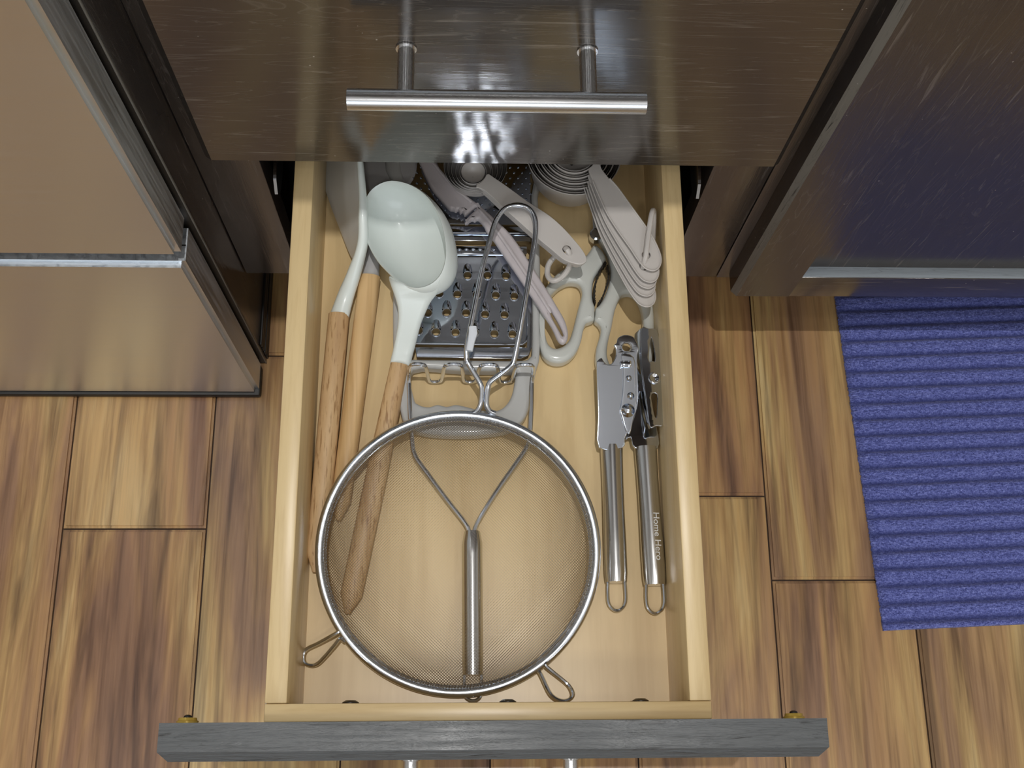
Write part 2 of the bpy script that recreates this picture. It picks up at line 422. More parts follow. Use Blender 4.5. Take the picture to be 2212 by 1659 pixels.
def stile_mesh(x0, x1, out, z0, z1):
    bm = bmesh.new(); c = .0045 * out
    xe = x0 if out > 0 else x1
    pr = [(x0, .0200), (x0, 0.0045 if out > 0 else 0), (x0 + (c if out > 0 else 0), 0), (x1 + (c if out < 0 else 0), 0), (x1, .0045 if out < 0 else 0), (x1, .0200)]
    loft([[Vector((x, y, z0)) for x, y in pr], [Vector((x, y, z1)) for x, y in pr]], bm)
    bmesh.ops.remove_doubles(bm, verts=bm.verts[:], dist=1e-6); return bm
for (x0, x1, out) in ((DX0, DX0 + SW, 1), (DX1 - SW, DX1, -1)):
    o = mk('stile', stile_mesh(x0, x1, out, DZ0, DZ1), mOZ, dr, 0); o.data.materials.append(mOW)
    for p in o.data.polygons:
        if .3 < abs(p.normal.x) < .95 and abs(p.normal.z) < .2: p.material_index = 1
o = mk('rail', box(DX0 + SW, DX1 - SW, .0002, .0200, DZ0, DZ0 + RW, .0006), mOX, dr); mk('rail', box(DX0 + SW, DX1 - SW, .0002, .0200, DZ1 - SW, DZ1, .0006), mOX, dr)

bm = bmesh.new(); xs = (DX0 + SW + .001, DX1 - SW - .001)
loft([[Vector((x, y, z)) for y, z in ((.0008, DZ0 + RW - .001), (.0008, DZ0 + RW + .0004), (.0098, DZ0 + RW + .0016), (.0098, DZ0 + RW - .001))] for x in xs], bm)
mk('rail_moulding', bm, mLedge, dr, 0)
# end panel beside the appliance
ep = thing('end_panel', 'tall black wooden end panel standing between the steel appliance and the drawers', 'panel', (-.208, .3, ZF))
mk('panel_board', box(-.2170, -.1990, -.0160, .62, ZF + .001, ZC0, .0010), mOZ, ep)
mk('edge_strip', box(-.2165, -.1998, -.0180, -.0158, ZF + .001, ZC0, .0006), mBlk, ep)
mk('worn_corner', box(-.1999, -.1988, -.0184, -.0165, ZF + .001, ZC0, .0004), mOW, ep)
for i in range(4):
    mk('rib', box(-.1992, -.1975 + .0004 * (i % 2), -.014, .094, ZF + .002 + i * .010, ZF + .0095 + i * .010, .0010), mBlk, ep)

# countertop, out of view; overhang deepened to cast the shade line below
ct = thing('countertop', 'dark stone countertop above the drawers and the cabinet door', 'countertop', (.2, .3, ZC0))
mk('stone_slab', box(-.2175, .66, -.096, .64, ZC0 + .0005, ZC1, .003), mGran, ct)

# stainless appliance at the left
ap = thing('appliance', 'brushed stainless kitchen appliance with two stacked door panels, at the left', 'appliance', (-.5, .3, ZF))
mk('body', box(-.82, -.2190, -.012, .60, ZF + .02, .52, .002), mDark, ap)
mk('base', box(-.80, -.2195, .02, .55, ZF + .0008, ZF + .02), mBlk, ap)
mk('contact_shadow_strip', box(-.82, -.2018, -.0508, -.0225, ZF + .0008, ZF + .0085, .002), mBlk, ap)  # black strip drawn as the contact shadow along the appliance foot
def apanel(x0, x1, z0, z1):
    bm = box(x0, x1, -.0486, -.0215, z0, z1); es = [e for e in bm.edges if all(v.co.y < -.04 for v in e.verts)]
    bmesh.ops.bevel(bm, geom=es, offset=.0035, segments=4, affect='EDGES'); 
    return bm
for nm, x1, z0, z1 in (('upper_door', -.2022, -.0343, .50), ('lower_door', -.2016 - .0012, ZF + .0088, -.0490)):
    o = mk(nm, apanel(-.82, x1, z0, z1), mFridge, ap, 40); o.data.materials.append(mFrEdge)
    for p in o.data.polygons:
        if p.normal.y > -.75: p.material_index = 1
    mk('gasket', box(-.81, x1 - .006, -.0213, -.0188, z0 + .006, z1 - .006, .001), mBlk, o)
    mk('liner', box(-.815, x1 - .0006, -.0345, -.0335, z0 - .0002, z1 + .0002), mBlk, o)

# rug
rug = bmesh.new(); gl = rug.verts.layers.float.new('groove_shade')
A = Pz(1806, 645, ZF + .004); B = Pz(1910, 1362, ZF + .004); ey = (A - B).normalized(); ex = Vector((ey.y, -ey.x, 0)).normalized()
Lr = (A - B).length + .012; Wr = .62; ny = 270; nx = 60; g = []
for j in range(ny + 1):
    row = []; t = j / ny * Lr
    for i in range(nx + 1):
        s = i / nx * Wr
        ph = (t / .0151) % 1.0
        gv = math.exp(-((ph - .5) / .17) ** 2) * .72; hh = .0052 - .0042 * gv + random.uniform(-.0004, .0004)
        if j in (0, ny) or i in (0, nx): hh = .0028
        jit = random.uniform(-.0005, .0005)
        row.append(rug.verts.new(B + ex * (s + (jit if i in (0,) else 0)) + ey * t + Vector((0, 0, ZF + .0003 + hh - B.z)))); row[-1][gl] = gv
    g.append(row)
for j in range(ny):
    for i in range(nx): rug.faces.new((g[j][i], g[j][i + 1], g[j + 1][i + 1], g[j + 1][i]))
bd = [g[0][i] for i in range(nx + 1)] + [g[j][nx] for j in range(1, ny + 1)] + [g[ny][i] for i in range(nx - 1, -1, -1)] + [g[j][0] for j in range(ny - 1, 0, -1)]
low = [rug.verts.new((v.co.x, v.co.y, ZF + .0004)) for v in bd]
for i in range(len(bd)): rug.faces.new((bd[i], bd[(i + 1) % len(bd)], low[(i + 1) % len(bd)], low[i]))
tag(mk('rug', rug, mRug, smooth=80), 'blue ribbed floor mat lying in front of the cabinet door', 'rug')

# ================================================================== OPEN DRAWER
dw = thing('open_drawer', 'pulled-out light maple drawer with black-stained front, holding kitchen utensils', 'drawer', (-.0035, -.16, ZB))
YF = -.3382; YI = YF + .0102; BX0, BX1 = -.1287, .1213; T = .0125; ZR = -.012; YBK = .16
dp = lambda n, *a, m=mMY, bev=.0009: mk(n, box(*a, bev), m, dw)
dp('side_board', BX0, BX0 + T, YI, YBK, ZB - .012, ZR)
dp('side_board', BX1 - T, BX1, YI, YBK, ZB - .012, ZR)
dp('front_board', BX0, BX1, YF + .0002, YI - .0001, ZB - .012, ZR - .0008, m=mMX)
dp('back_board', BX0 + T, BX1 - T, YBK - .012, YBK, ZB, ZR, m=mMX)
dp('bottom_board', BX0 + T - .0002, BX1 - T + .0002, YI, YBK - .012, ZB - .006, ZB, m=mMB, bev=0)
slab_front('drawer_front', -HW - .0003, HW + .0003, -.2126, -.003, YF, dw, mOX, mOE)
pull(dw, -.0019, -.072, YF - .0202)
for x in (-.1742, .1722):
    o = mk('bumper', tube([(x, YF + .0001, -.030), (x, YF + .0016, -.030), (x, YF + .0019, -.030), (x, YF + .0034, -.030)], [.0060, .0062, .0054, .0050], 20), mBrass, dw)
    mk('bumper_screw', tube([(x, YF + .0034, -.030), (x, YF + .0044, -.030), (x, YF + .0050, -.030)], [.0024, .0022, .0012], 14), mDark, o)
for u in (757, 1097, 1384):
    p = Pz(u, 1524, -.052)
    mk('screw', tube([(p.x, YI, -.052), (p.x, YI + .0018, -.052), (p.x, YI + .0030, -.052)], [.0052, .0050, .0030], 16), mDark, dw)
for x in (BX0 - .0021, BX1 + .0001):
    mk('slide_member', box(x, x + .0020, YF + .0008, YBK, -.046, -.028, .0004), mSlideW, dw)

# ================================================================== UTENSILS
def handle_wood(parent, a, b_, w0, w1, m, h0=None, name='wooden_handle', n=14, mid=1.06):
    a = Vector(a); b_ = Vector(b_); pts = []; ws = []
    for i in range(n + 1):
        t = i / n; pts.append(a.lerp(b_, t)); r = w0 + (w1 - w0) * t
        r *= 1 + (mid - 1) * math.sin(math.pi * t)
        if t > .93: r *= math.sqrt(max(0.02, 1 - ((t - .93) / .072) ** 2))
        ws.append(r)
    return mk(name, rod(pts, ws, [x * .80 for x in ws], 20, power=.9), m, parent)
# --- turner (leftmost)
t = thing('turner', 'white-necked turner with speckled wooden handle, leftmost in the drawer', 'spatula', P(700, 800, 0))
handle_wood(t, P(732, 680, 9), P(679, 1236, 8.2), .0070, .0060, mBeech, mid=1.07)
neck = catmull([P(778, 352, 49), P(783, 420, 45), P(784, 470, 42), P(783, 528, 34), P(765, 590, 20), P(748, 636, 12), P(733, 684, 9)], 5, False)
nn = len(neck); wv = [(.0022 + .0018 * min(1, i / nn * 1.6) + .0028 * max(0, i / nn - .55) / .45) for i in range(nn)]
mk('neck', rod(neck, wv, [.0040 + .0010 * i / nn for i in range(nn)], 20, power=.9), mWhite, t)
# blade: a leaning thin sheet from its low left edge up to the neck
LB = [(703, 340, 6), (703, 395, 6), (716, 440, 6), (736, 492, 6), (757, 545, 8), (772, 570, 14)]
RB = [(777, 340, 49), (780, 395, 46.5), (783, 440, 43.5), (783, 490, 38.5), (778, 545, 28), (773, 572, 18)]
def sheet(Lp, Rp, th, m, parent, name, sag=0, nx=8):
    Lp = catmull(Lp, 5, False); Rp = catmull(Rp, 5, False); bm = bmesh.new(); rows = []
    for a, c_ in zip(Lp, Rp):
        rows.append([bm.verts.new(a.lerp(c_, i / nx) - Vector((0, 0, sag * math.sin(math.pi * i / nx)))) for i in range(nx + 1)])
    for A_, B_ in zip(rows, rows[1:]):
        for i in range(nx): bm.faces.new((A_[i], A_[i + 1], B_[i + 1], B_[i]))
    o = mk(name, bm, m, parent, 60); md = o.modifiers.new('s', 'SOLIDIFY'); md.thickness = th; md.offset = 0
    md2 = o.modifiers.new('b', 'BEVEL'); md2.width = th * .3; md2.segments = 2; md2.limit_method = 'ANGLE'; return o
def back(pts, dy):                              # extend a list further into the drawer
    p0, p1 = pts[0], pts[1]; return [p0 + Vector((0, dy, 0))] + pts
sheet(back([P(*q) for q in LB], .045), back([P(*q) for q in RB], .045), .0024, mHead, t, 'blade', .002)
# --- second utensil: spoon with grey neck
t = thing('serving_spoon', 'plain wooden-handled utensil with grey neck, between turner and ladle', 'spoon', P(770, 850, 0))
handle_wood(t, P(799, 598, 8.5), P(731, 1124, 8.0), .0072, .0062, mBeech2, mid=1.02)
nk = [P(824, 392, 9), P(816, 470, 8), P(808, 530, 8), P(803, 565, 8.5), P(798.5, 600, 8.5)]
nk = catmull(nk, 4, False); n_ = len(nk)
mk('neck', rod(nk, [.0036 + .0034 * (i / n_) ** 1.5 for i in range(n_)], [.003 + .0024 * i / n_ for i in range(n_)], 16), mSilG, t)
o = flat('spoon_head', [L([(832, 300), (790, 330), (784, 380), (800, 425), (830, 440), (865, 425), (898, 380), (900, 330), (880, 300)], 10)], ZB + .006, ZB + .012, .0028, mSilG, t)
# --- ladle
t = thing('ladle', 'large pale mint-white ladle with tapering neck and wooden handle', 'ladle', P(860, 800, 0))
pa, pb = P(863, 788, 13.5), P(750, 1326, 8.0)
handle_wood(t, pa, pb, .0060, .0068, mBeech, mid=1.08)
OPEN = [(790, 470), (792, 440), (802, 418), (822, 402), (848, 395), (880, 401), (908, 416), (932, 440), (950, 474), (960, 515), (962, 555), (953, 588), (935, 609), (912, 619), (890, 619), (866, 609), (842, 588), (818, 562), (800, 530), (791, 500)]
def hl(u, v): return 38 + (u - 790) / 170 * 20 - (v - 400) / 220 * 5
rim = catmull([P(u, v, hl(u, v)) for u, v in OPEN], 3)
cen = sum(rim, Vector()) / len(rim)
D = Vector((.50, -.04, -.86)).normalized() * .027
bm = bmesh.new(); K = 12; outer = []; inner = []
for j in range(K + 1):
    t_ = j / K * math.pi / 2; sc = max(.001, math.cos(t_) ** .62); dd = math.sin(t_) ** .95
    outer.append([cen + (p - cen) * sc * (1.05 + .05 * math.sin(t_ * 2)) + D * dd * 1.08 for p in rim])
    inner.append([cen + (p - cen) * sc + D * dd for p in rim])
top = [cen + (p - cen) * 1.028 + Vector((-.0003, 0, .0009)) for p in rim]
loft(outer[::-1] + [top] + inner, bm)
mk('bowl', bm, mWhite, t, 70)
# neck: a broad web under the lip that narrows to the handle
def hn(v): return 13.5 + (max(0, min(1, (788 - v) / 190)) ** 1.25) * 32
NK = [(848, 596), (866, 608), (888, 618), (912, 621), (932, 613), (946, 601), (954, 604), (946, 626), (931, 650), (919, 675), (909, 700), (900, 735), (892, 765), (884, 790), (864, 793), (843, 789), (849, 755), (856, 720), (860, 690), (859, 664), (853, 640), (845, 618), (840, 600)]
def hk(u, v):
    k_ = max(0.0, min(1.0, (655 - v) / 55)); k_ = k_ * k_ * (3 - 2 * k_)
    return hn(v) * (1 - k_) + (hl(max(800, min(965, u)), v) - 1.6) * k_ - max(0.0, min(1.0, (612 - v) / 24)) * 6.5
def zoff(co):
    h = 30.0
    for it in range(6):
        u, v = pix((co.x, co.y, ZB + h / 1000)); h = .4 * h + .6 * hk(u, v)
    return Vector((co.x, co.y, co.z + h / 1000))
o = flat('neck', [[P(u, v, hk(u, v)).xy for u, v in NK]], ZB - .0042, ZB + .0030, .0034, mWhite, t, n=4, res=5, fn=None)
bm = bmesh.new(); bm.from_mesh(o.data)
bmesh.ops.triangulate(bm, faces=[f for f in bm.faces if len(f.verts) > 4])
for c_ in range(3): bmesh.ops.subdivide_edges(bm, edges=[e for e in bm.edges if e.calc_length() > .006], cuts=1, use_grid_fill=False); bmesh.ops.triangulate(bm, faces=[f for f in bm.faces if len(f.verts) > 4])
T_ = t.location
for v in bm.verts: v.co = zoff(v.co + T_) - T_
bm.to_mesh(o.data); bm.free(); o.data.shade_smooth()

# --- grater
GH = 14
t = thing('grater', 'hand grater: punched polished steel plate in a light grey plastic frame', 'grater', P(1010, 700, 0))
outl = [(852, 330), (851, 420), (851, 560), (848, 660), (850, 790), (858, 850), (864, 885), (876, 915), (915, 935), (1010, 940), (1095, 930), (1125, 912), (1143, 880), (1158, 800), (1166, 765), (1168, 650), (1166, 500), (1162, 420), (1158, 330)]
win = [(884, 330), (882, 420), (880, 560), (878, 700), (878, 768), (890, 774), (1010, 776), (1120, 777), (1144, 770), (1150, 745), (1150, 600), (1148, 420), (1145, 330)]
grip = [(892, 797), (1000, 799), (1108, 801), (1113, 812), (1106, 850), (1092, 874), (1072, 885), (1040, 884), (1010, 877), (985, 872), (965, 876), (945, 872), (925, 877), (905, 872), (894, 858)]
flat('frame', [L(outl, GH), L(win, GH), L(grip, GH)], ZB + .0015, ZB + .0135, .0028, mGrey, t, n=4)
hp = [[(q, r) for q, r in row] for row in (
    [(970, 594), (1010, 595), (1053, 595), (1093, 596)], [(949, 634), (988, 636), (1030, 636), (1071, 638), (1111, 640)],
    [(924, 676), (965, 675), (1007, 676), (1048, 679), (1090, 680)], [(904, 714), (942, 717), (984, 718), (1025, 718), (1068, 721), (1107, 722)])]
hp[0].insert(0, (929, 593)); hp[1].insert(0, (908, 632)); hp[2].insert(0, (886, 674))
holes = [P(u, v, 11).xy for row in hp for u, v in row]
plate_out = [(881, 556), (881, 748), (896, 756), (900, 771), (1010, 773), (1120, 774), (1143, 768), (1149, 748), (1149, 556), (1140, 553), (890, 551)]
def sq(pts): return L(pts, 11)
pl = flat('punched_plate', [sq([(879, 548), (879, 742), (1010, 744), (1130, 745), (1137, 735), (1138, 560), (1130, 549)])] + [circ(h.x, h.y, .0025, 18) for h in holes], ZB + .0100, ZB + .0112, .0002, mChrome, t, smooth=False, res=1)
mk('plate_fold', tube([P(880, 742, 11.4), P(1010, 743.5, 11.4), P(1128, 744, 11.4), P(1136, 738, 11.4), P(1139, 720, 11.4), P(1139, 570, 11.4), P(1132, 552, 11.4), P(1110, 550, 11.4), P(880, 549, 11.4)], .0007, 8), mChrome, t)
flat('lower_plate', [sq([(879, 748), (897, 750), (900, 769), (1010, 771), (1125, 772), (1142, 765), (1149, 748), (1149, 560), (1140, 556), (1139, 748)])], ZB + .0080, ZB + .0088, .0002, mChrome, t, smooth=False, res=1)
# strip beyond the punched zone: wavy ridge, slicing blade, fine zone
mk('wave_strip', box(P(880, 545, 11).x, P(1138, 545, 11).x, P(1000, 547, 11).y, P(1000, 531, 11).y, ZB + .0098, ZB + .0108, .0002), mChrome, t)
for i in range(17):
    p = P(887 + i * 15, 539, 11)
    bm = bmesh.new(); bmesh.ops.create_uvsphere(bm, u_segments=10, v_segments=6, radius=1)
    for v in bm.verts: v.co = Vector((p.x + v.co.x * .0017, p.y + v.co.y * .0010, ZB + .0108 + v.co.z * .0008))
    mk('bead', bm, mChrome, t)
mk('slicing_blade', box(P(884, 500, 11).x, P(1146, 500, 11).x, P(1000, 519, 11).y, P(1000, 488, 11).y, ZB + .0094, ZB + .0104, .0003), mChrome, t)
mk('blade_fold', tube([P(884, 503, 11.6), P(1146, 504, 11.6)], .0008, 8), mChrome, t)
fz = mk('fine_plate', box(P(884, 400, 11).x, P(1146, 400, 11).x, P(1000, 484, 11).y, P(1000, 330, 11).y, ZB + .0098, ZB + .0106, .0003), mChrome, t)
bm = bmesh.new()
for j in range(12):
    for i in range(15):
        p = P(892 + i * 17.5 + (j % 2) * 8.7, 338 + j * 11.5, 11)
        tube([(p.x, p.y, ZB + .0104), (p.x, p.y - .0002, ZB + .0116)], [.0011, .0003], 6, bm=bm)
mk('fine_tooth', bm, mChrome, fz, 60)['kind'] = 'stuff'
# raised teeth: a hood behind each hole and a rolled lip round it
hood = bmesh.new(); nu, nv = 7, 8; hr = []
for i in range(nu + 1):
    u_ = i / nu; wd = .0032 * math.sqrt(max(0.0, 1 - (1 - u_) ** 2)) + .0001; ht = .0024 * math.sin(u_ * math.pi / 2) ** 1.3
    y = .0092 - .0073 * u_
    hr.append([hood.verts.new((wd * math.cos(math.pi * k / nv), y, ht * math.sin(math.pi * k / nv))) for k in range(nv + 1)])
for A_, B_ in zip(hr, hr[1:]):
    for k in range(nv): hood.faces.new((A_[k], A_[k + 1], B_[k + 1], B_[k]))
tube([(.0029 * math.cos(a), .0029 * math.sin(a) * 1.1 - .0002, .0002) for a in [2 * math.pi * k / 16 for k in range(16)]], .00045, 6, True, hood)
hm = bpy.data.meshes.new('tooth'); hood.to_mesh(hm); hood.free(); finish(hm, mChrome, 60)
for h in holes:
    o = bpy.data.objects.new('tooth', hm); COL.objects.link(o); o.parent = pl; o.location = Vector((h.x, h.y, ZB + .0111)) - t.location

# --- kitchen tool (mauve, toothed)
t = thing('peeling_tool', 'mauve-grey plastic tool with jagged notch and long hollow handle, lying over grater and scissors', 'kitchen tool', P(1080, 560, 0))
TH = 22
body = [(900, 330), (912, 362), (930, 403), (952, 430), (970, 450), (978, 452), (985, 455), (990, 452), (994, 459), (999, 456), (1003, 463), (1008, 462), (1027, 447), (1029, 450), (1012, 466), (1004, 478), (1006, 482), (1013, 478), (1020, 474), (1026, 476), (1033, 473), (1045, 486), (1052, 500), (1068, 520), (1090, 553), (1117, 592), (1144, 633), (1170, 672), (1192, 706), (1204, 732), (1212, 740), (1220, 740), (1226, 732), (1227, 715), (1220, 690), (1203, 660), (1187, 633), (1165, 598), (1144, 565), (1106, 508), (1068, 470), (1048, 452), (1030, 437), (998, 413), (972, 385), (948, 358), (935, 330)]
def bent(co):                                   # broad head lies low, handle rests on the scissors
    return co
slot = [(1188, 668), (1199, 684), (1211, 706), (1217, 722), (1214, 724), (1205, 708), (1192, 684)]
flat('tool_body', [L(body, TH), L(slot, TH)], ZB + .0165, ZB + .0225, .0022, mMauve, t, n=3)
mk('ridge', tube(catmull([P(1034, 452, 22.5), P(1062, 484, 23), P(1105, 545, 23), P(1160, 628, 23), P(1190, 676, 22.6)], 5, False), [.0006] + [.0013] * 19 + [.0006], 8), mMauve, t)
mk('ridge', tube(catmull([P(930, 345, 22.5), P(962, 385, 23), P(990, 413, 23), P(1020, 438, 22.6)], 5, False), .0013, 8), mMauve, t)

# --- measuring spoons
SPH = [(1043, 366), (1060, 378), (1095, 402), (1140, 435), (1185, 464), (1215, 490), (1239, 516), (1257, 538), (1266, 554), (1266, 565), (1255, 571), (1240, 569), (1217, 560), (1188, 536), (1160, 513), (1125, 482), (1090, 451), (1066, 428), (1046, 411), (1032, 405), (1018, 403), (1014, 399), (1024, 399), (1036, 395), (1045, 387), (1050, 377)]
SR = [(1022, 371, 8.0), (1024, 369, 11.4), (1025, 365, 14.6), (1026, 361, 17.6), (1027, 356, 20.6)]
swords = ['topmost and smallest', 'second from the top', 'middle', 'second from the bottom', 'lowest and largest']
for k in range(5):
    h = 46 - k * 3.4; cu_, cv_, r = SR[k]; r /= 1000
    t = thing('measuring_spoon', 'warm grey plastic measuring spoon, %s of the ringed stack of five' % swords[k], 'measuring spoon', P(cu_, cv_, 0), 'nested measuring spoons on a ring')
    c = P(cu_, cv_, h); z1 = ZB + h / 1000
    off = (-1.5 * k, 1.2 * k)
    lp = keep_off(L(SPH, h, *off), c.xy, r + .0007); hole = P(1224 + off[0], 538 + off[1], h)
    flat('handle', [lp, circ(hole.x, hole.y, .0027)], z1 - .0016, z1, .0005, mPinkG, t, n=1, res=2)
    prof = [(r + .0010, 0), (r + .0011, -.0007), (r + .0008, -.0012)] + [((r + .0008) * math.cos(a) ** .8, -.0012 - r * .92 * math.sin(a)) for a in [i / 8 * math.pi / 2 * .995 for i in range(1, 9)]]
    prof += [((r - .0003) * math.cos(a) ** .8, -.0004 - r * .90 * math.sin(a)) for a in [i / 8 * math.pi / 2 * .99 for i in range(8, -1, -1)]] + [(r - .0001, 0)]
    bm = loft([[Vector((c.x + a * math.cos(q), c.y + a * math.sin(q), z1 + zz + .0001)) for q in [2 * math.pi * i / 32 for i in range(32)]] for a, zz in prof], cap=False)
    mk('bowl', bm, mPinkG, t, 50)
rp = catmull([P(1224, 538, 47.5), P(1232, 556, 43), P(1228, 580, 33), P(1212, 600, 28), P(1194, 606, 26), P(1183, 594, 24), P(1185, 572, 24), P(1200, 552, 26), P(1214, 542, 31)], 5)
tag(mk('binder_ring', tube(rp, .0019, 10, True), mPinkG), 'grey plastic ring looped through the holes of the measuring spoons', 'ring')

# --- measuring cups
CPH = [(1262, 352), (1270, 366), (1281, 392), (1296, 427), (1312, 462), (1336, 500), (1361, 535), (1376, 558), (1390, 576), (1402, 583), (1414, 584), (1424, 577), (1428, 562), (1424, 543), (1410, 513), (1393, 487), (1375, 462), (1355, 434), (1334, 405), (1317, 386), (1301, 366), (1292, 350)]
COFF = [(0, 0), (-5, 25), (-10, 38), (-13, 55), (-12, 78)]
CR = [14.5, 18.5, 22.5, 26.5, 31.0]
cwords = ['topmost and smallest', 'second from the top', 'middle', 'second from the bottom', 'lowest and largest']
for k in range(5):
    h = 57 - k * 3.6; r = CR[k] / 1000; z1 = ZB + h / 1000; dep = .020 + .0038 * k
    t = thing('measuring_cup', 'warm grey plastic measuring cup, %s of the nested stack of five' % cwords[k], 'measuring cup', P(1240, 330, 0), 'nested measuring cups on a ring')
    ox, oy = COFF[k]
    pts = []
    for i, (u, v) in enumerate(CPH):
        f = min(1, max(0, (v - 350) / 190)); pts.append((u + ox * f - k * 5 * (1 - f), v + oy * f))
    hole = P(1396 + ox, 550 + oy, h)
    cc = P(1240, 326, h).xy
    flat('handle', [keep_off(L(pts, h), cc, r + .0012), circ(hole.x, hole.y, .0027)], z1 - .0018, z1, .0006, mPinkG, t, n=1, res=2)
    rimp = catmull([P(u, v, h + .35) for u, v in [q for q in pts if q[1] > 372]], 3, False)
    mk('handle_edge', tube(rimp, .00055, 6), mPinkG, t)
    c = P(1240, 326, h); r2 = r * .80
    prof = [(r + .0016, -.0002), (r + .0018, -.0012), (r + .0010, -.0016), (r2 + .003, -dep * .75), (r2, -dep + .001), (r2 - .004, -dep), (.0008, -dep), (.0008, -dep + .0012), (r2 - .005, -dep + .0013), (r2 - .0010, -dep + .002), (r2 + .002, -dep * .75), (r, -.002), (r + .0002, 0)]
    if k == 4: prof = [(a, zz if zz > -.003 else zz) for a, zz in prof]
    bm = loft([[Vector((c.x + a * math.cos(q), c.y + a * math.sin(q), z1 + zz + .0002)) for q in [2 * math.pi * i / 48 for i in range(48)]] for a, zz in prof], cap=False)
    mk('cup_bowl', bm, mPinkG, t, 50)
rp = catmull([P(1395, 552, 60), P(1401, 505, 61), P(1408, 462, 60), P(1412, 458, 54), P(1411, 500, 46), P(1406, 560, 39), P(1396, 610, 37), P(1387, 620, 40), P(1387, 585, 50)], 5)
tag(mk('binder_ring', tube(rp, .0018, 10, True), mPinkG), 'pale grey plastic ring standing up through the measuring cup handles', 'ring')

# --- scissors
t = thing('kitchen_scissors', 'kitchen scissors with light grey looped handles and serrated oval between them', 'scissors', P(1284, 640, 0))
left = [(1283, 532), (1273, 545), (1264, 556), (1250, 566), (1237, 573), (1208, 590), (1190, 608), (1174, 632), (1166, 665), (1164, 700), (1165, 745), (1172, 769), (1185, 782), (1203, 787), (1220, 784), (1234, 775), (1246, 760), (1255, 738), (1260, 714), (1266, 701), (1275, 697), (1283, 692), (1284, 676), (1284, 664), (1280, 652), (1279, 630), (1283, 605), (1297, 584), (1308, 569), (1306, 555), (1296, 540)]
lh = [(1231, 613), (1246, 615), (1254, 624), (1256, 640), (1250, 662), (1243, 690), (1236, 717), (1228, 738), (1214, 751), (1199, 755), (1187, 749), (1180, 735), (1176, 705), (1178, 672), (1188, 645), (1204, 626), (1218, 617)]
right = [(1311, 548), (1316, 573), (1318, 590), (1315, 615), (1304, 644), (1293, 661), (1286, 668), (1285, 680), (1284, 693), (1292, 701), (1297, 712), (1295, 728), (1288, 752), (1286, 778), (1292, 800), (1308, 822), (1340, 838), (1375, 832), (1400, 808), (1411, 770), (1413, 720), (1411, 668), (1402, 622), (1375, 585), (1345, 552), (1318, 520), (1300, 498), (1288, 505)]
rh = [(1340, 643), (1353, 636), (1368, 639), (1380, 655), (1387, 680), (1389, 715), (1389, 760), (1380, 790), (1358, 808), (1335, 806), (1318, 790), (1311, 768), (1313, 742), (1321, 708), (1328, 672)]
flat('handle_loop', [L(left, 9), L(lh, 9)], ZB + .0012, ZB + .0135, .0036, mGreyS, t, n=4, res=4)
flat('handle_loop', [L(right, 9), L(rh, 9)], ZB + .0008, ZB + .0128, .0036, mGreyS, t, n=4, res=4)
def serr(pts, amp):
    out = []; d = catmull([Vector((*p, 0)) for p in pts], 6, False)
    for i, p in enumerate(d):
        n_ = (d[min(i + 1, len(d) - 1)] - d[max(i - 1, 0)]).normalized(); out.append(p + Vector((-n_.y, n_.x, 0)) * (amp if i % 2 else 0))
    return [q.xy for q in out]
ov_l = L([(1306, 566), (1292, 588), (1284, 612), (1281, 640), (1284, 656)], 12)
ov_l2 = L([(1287, 655), (1286, 640), (1289, 612), (1297, 590), (1310, 570)], 12)
flat('serrated_insert', [[*ov_l, *serr(ov_l2, .0007)]], ZB + .006, ZB + .0142, .0002, mDark, t, smooth=False, res=1)
ov_r = L([(1313, 573), (1317, 592), (1314, 615), (1303, 642), (1292, 660)], 12)
ov_r2 = L([(1291, 655), (1301, 638), (1309, 614), (1312, 594), (1310, 575)], 12)
flat('serrated_insert', [[*ov_r, *serr(ov_r2, -.0005)]], ZB + .006, ZB + .0138, .0002, mDark, t, smooth=False, res=1)
for dx, nm in ((0, 0), (8, .0016)):
    flat('blade', [L([(1276 + dx, 520), (1282 + dx, 505), (1272 + dx, 330), (1262 + dx, 250), (1290 + dx, 320), (1302 + dx, 505), (1300 + dx, 525)], 6)], ZB + .004 + nm, ZB + .0055 + nm, .0003, mChrome, t, smooth=False, res=1)
pp = P(1287, 510, 9)
mk('pivot_screw', tube([(pp.x, pp.y, ZB + .006), (pp.x, pp.y, ZB + .0125), (pp.x, pp.y, ZB + .0135)], [.0046, .0046, .0034], 18), mChrome, t)

# --- can opener
t = thing('can_opener', 'polished steel can opener with two tubular handles, beside the right drawer side', 'can opener', P(1360, 980, 0))
hd = []
for (a, b_, txt) in (((1321, 964), (1331.5, 1258), 0), ((1394.5, 967), (1414.5, 1264), 1)):
    A_ = P(*a, 9.0); B_ = P(*b_, 8.5); n_ = 16; pts = [A_.lerp(B_, i / n_) for i in range(n_ + 1)]
    ws = [.0073 * (1 - .05 * math.sin(math.pi * min(1, i / n_ * 1.4))) for i in range(n_ + 1)]; ws[-1] *= .93
    o = mk('handle', rod(pts, ws, [x * .95 for x in ws], 32), mSatin, t); hd.append((o, A_, B_))
    u = b_[0]; v = b_[1]
    lpth = catmull([P(u - 18, v - 8, 6), P(u - 18.5, v + 25, 5.5), P(u - 16, v + 46, 5), P(u - 7, v + 58, 4.5), P(u + 4, v + 61, 4.5), P(u + 15, v + 53, 4.5), P(u + 20, v + 40, 5), P(u + 20, v + 20, 5.5), P(u + 18, v - 8, 6)], 4, False)
    mk('hanging_loop', tube(lpth, .00115, 8), mWire, t)
